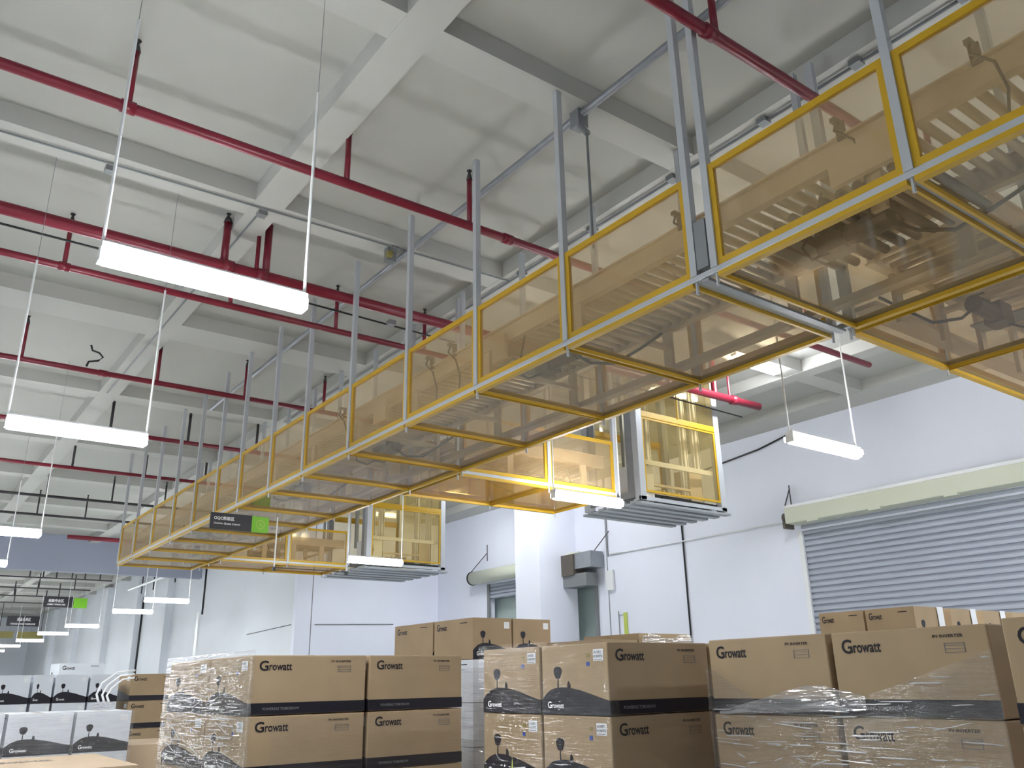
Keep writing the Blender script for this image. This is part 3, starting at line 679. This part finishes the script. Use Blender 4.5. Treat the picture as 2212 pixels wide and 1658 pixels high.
# cream cartons at the bottom left corner
pallet(.3,2.0,7.9,9.6,'wooden pallet under the cream cartons in the bottom left corner')
for k,z in enumerate([.2,.6]):
    c=carton('cream_carton',(.45,7.92,z),(1.56,1.72,H),'-Y','wide cream carton top in the bottom left corner, %s'%['lower one','upper one'][k],'cream cartons bottom left',body='kraftp',detail=0)
fT=lambda u,v,dd:(.45+1.56*u,7.92+1.72*v,1.0+dd)
q=MB(); text(q,'PV INVERTER',fT,.35,.62,.7,.70,.002); q.build('top_lettering','inkg',c)
for k,z in enumerate([.2,.6]):
    carton('cream_carton',(2.53,10.6,z),(.62,1.2,H),'-Y','cream carton with pale top between white and wrapped stacks, %s'%['lower one','upper one'][k],'cream cartons beside the wrapped stack',body='kraftp',detail=0)
# lone white carton far left with word mark
pallet(3.28,4.12,20.02,21.0,'wooden pallet under the far white cartons')
for k in range(4):
    carton('white_carton',(3.27,20.0,.15+.485*k),(.88,1.0,.485),'-Y','large white carton with a small word mark behind the left stacks, %s'%['bottom','second from below','second from top','top'][k],'large white cartons at the back left',body='carton',detail=1 if k==3 else 0,gm=None,lab=False,seal=False)
t=thing('paper_tag',(3.38,4.55,1.07),'white paper with a yellow-green pointed tag stuck low on the middle stack','paper')
MB().add([(3.385,4.60,1.03),(3.385,4.50,1.03),(3.375,4.46,1.10),(3.378,4.60,1.085)],[(0,1,2,3)]).add([(3.386,4.60,1.03),(3.386,4.50,1.03),(3.376,4.46,1.10),(3.379,4.60,1.085)],[(3,2,1,0)]).build('white_sheet','sticker',t)
MB().add([(3.37,4.60,1.05),(3.37,4.575,1.05),(3.374,4.59,1.14)],[(0,1,2)]).add([(3.369,4.60,1.05),(3.369,4.575,1.05),(3.373,4.59,1.14)],[(2,1,0)]).build('pointed_tag','lime',t)

# ------------------------------------------------------------------ stretch film
def film(name,label,pts,z0f,z1f,m,amp=.006,nu=60,nv=40,group=None,seed=1,parent=None,fold_glints=0,glint_c=.5,k_corner=()):
    """sheet following the plan polyline pts (x,y) between heights z0f(s), z1f(s)"""
    rnd=random.Random(seed)
    seg=[math.dist(pts[i],pts[i+1]) for i in range(len(pts)-1)]; tot=sum(seg)
    ph=[rnd.uniform(0,6.28) for _ in range(8)]; fr=[rnd.uniform(30,130) for _ in range(8)]; sl=[rnd.uniform(-2,2) for _ in range(8)]
    vs=[]
    for i in range(nu+1):
        s=tot*i/nu; r=s; k=0
        while k<len(seg)-1 and r>seg[k]: r-=seg[k]; k+=1
        a,b=pts[k],pts[k+1]; f=min(1,r/seg[k]); x=a[0]+(b[0]-a[0])*f; y=a[1]+(b[1]-a[1])*f
        nx,ny=(b[1]-a[1])/seg[k],-(b[0]-a[0])/seg[k]
        if nx+ny>0: nx,ny=-nx,-ny
        for j in range(nv+1):
            z=z0f(s/tot)+(z1f(s/tot)-z0f(s/tot))*j/nv
            dd=sum(math.sin(fr[q]*z+sl[q]*s*3+ph[q]) for q in range(8))/8*amp
            dd+=abs(dd)*.5
            vs.append((x+nx*(dd+amp),y+ny*(dd+amp),z))
    fs=[(i*(nv+1)+j,(i+1)*(nv+1)+j,(i+1)*(nv+1)+j+1,i*(nv+1)+j+1) for i in range(nu) for j in range(nv)]
    mb=MB().add(vs,fs)
    o=mb.build(name,m,parent,smooth=True)
    if parent is None: tag(o,label,'plastic film',group)
    if fold_glints:  # white slivers along the folds, painting lamp reflections on the film
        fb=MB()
        for q in range(fold_glints):
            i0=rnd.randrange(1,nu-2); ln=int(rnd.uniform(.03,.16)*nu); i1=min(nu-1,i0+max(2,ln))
            za,zb2=vs[i0*(nv+1)][2],vs[i0*(nv+1)+nv][2]; zz=za+(zb2-za)*min(.98,max(.02,rnd.gauss(glint_c,.28)))
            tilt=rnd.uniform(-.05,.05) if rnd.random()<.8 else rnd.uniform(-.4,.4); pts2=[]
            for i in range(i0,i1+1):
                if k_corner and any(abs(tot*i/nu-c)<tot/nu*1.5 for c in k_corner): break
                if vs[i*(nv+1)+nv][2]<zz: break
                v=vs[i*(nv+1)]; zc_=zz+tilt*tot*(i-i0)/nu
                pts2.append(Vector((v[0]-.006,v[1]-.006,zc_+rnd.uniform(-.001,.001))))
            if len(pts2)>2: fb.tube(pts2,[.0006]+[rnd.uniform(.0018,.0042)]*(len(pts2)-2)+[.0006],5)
        if fb.v: tag(fb.build('film_fold_glints','film_glint',o,smooth=True),kind='stuff')
    return o
g=.012
film('stretch_film','clear wrinkled stretch film around the left face of the stack left of centre',[(2.18-g,8.0),(2.18-g,6.02-g),(2.20,6.02-g)],lambda s:.9,lambda s:1.83,'film',.012,90,110,seed=3,fold_glints=110,glint_c=.38,k_corner=(1.98,))
film('stretch_film','clear stretch film over the lower front of the stack left of centre',[(2.36,6.02-g),(3.96,6.02-g)],lambda s:.9,lambda s:1.375,'filmc',.005,60,60,seed=4)
film('stretch_film','clear stretch film over the tree side of the middle stack',[(3.42-g,5.0),(3.42-g,3.72-g),(4.29,3.72-g)],lambda s:.9,lambda s:1.40 if s>.62 else (1.82 if s<.58 else 1.6),'filmc',.004,70,60,seed=5)
film('stretch_film','clear stretch film pulled slanting across the right stack',[(3.95-g,3.45),(3.95-g,1.83)],lambda s:.9,lambda s:(1.66-.9*s if s<.25 else 1.44+.0*s) if s<.5 else 1.44+(s-.5)*.5,'film',.008,80,110,seed=6,fold_glints=90,glint_c=.55)
film('stretch_film_roll','gathered shiny film rope crossing the dark band of the right stack',[(3.95-.025,3.35),(3.95-.025,2.45)],lambda s:1.40+.03*s,lambda s:1.415+.13*min(1,s*1.6)*(1 if s<.75 else 1-(s-.75)*1.5),'filmh',.02,60,24,seed=8)
film('stretch_film','crumpled white film over the carton behind the middle stack',[(5.9,5.95-g),(6.58,5.95-g)],lambda s:1.7,lambda s:1.97+.02*math.sin(9*s),'filmh',.02,40,30,seed=9,fold_glints=26,glint_c=.8)
film('stretch_film','shiny film around the white cartons in the gap between the left and middle stacks',[(4.83-g,8.8),(4.83-g,7.2-g),(5.83,7.2-g)],lambda s:.8,lambda s:1.72,'film',.012,50,90,seed=10,fold_glints=50,glint_c=.6)
film('stretch_film','clear film hanging over the front white stack at the left',[(.6,10.3-g),(2.49,10.3-g)],lambda s:.8,lambda s:1.37,'film',.004,40,40,seed=11)
t=thing('film_tail',(2.3,10.95,1.37),'loose white film loops between the white stacks and the narrow brown stack','plastic film')
for k,(dx,h_) in enumerate(((0,.36),(.06,.32),(.11,.28))):
    MB().tube([(2.26+dx,10.95,1.41),(2.22+dx,10.97,1.46+h_*.2),(2.27+dx,11.0,1.4+h_*.7),(2.42+dx*.6,11.0,1.41+h_),(2.62,11.05,1.42+h_*1.02)],[.016,.012,.01,.01,.014],6).build('film_loop','white',t,smooth=True)
MB().tube([(2.2,10.9,1.415),(2.34,10.95,1.42),(2.42,10.95,1.415)],[.03,.042,.02],8).build('film_knot','filmh',t)
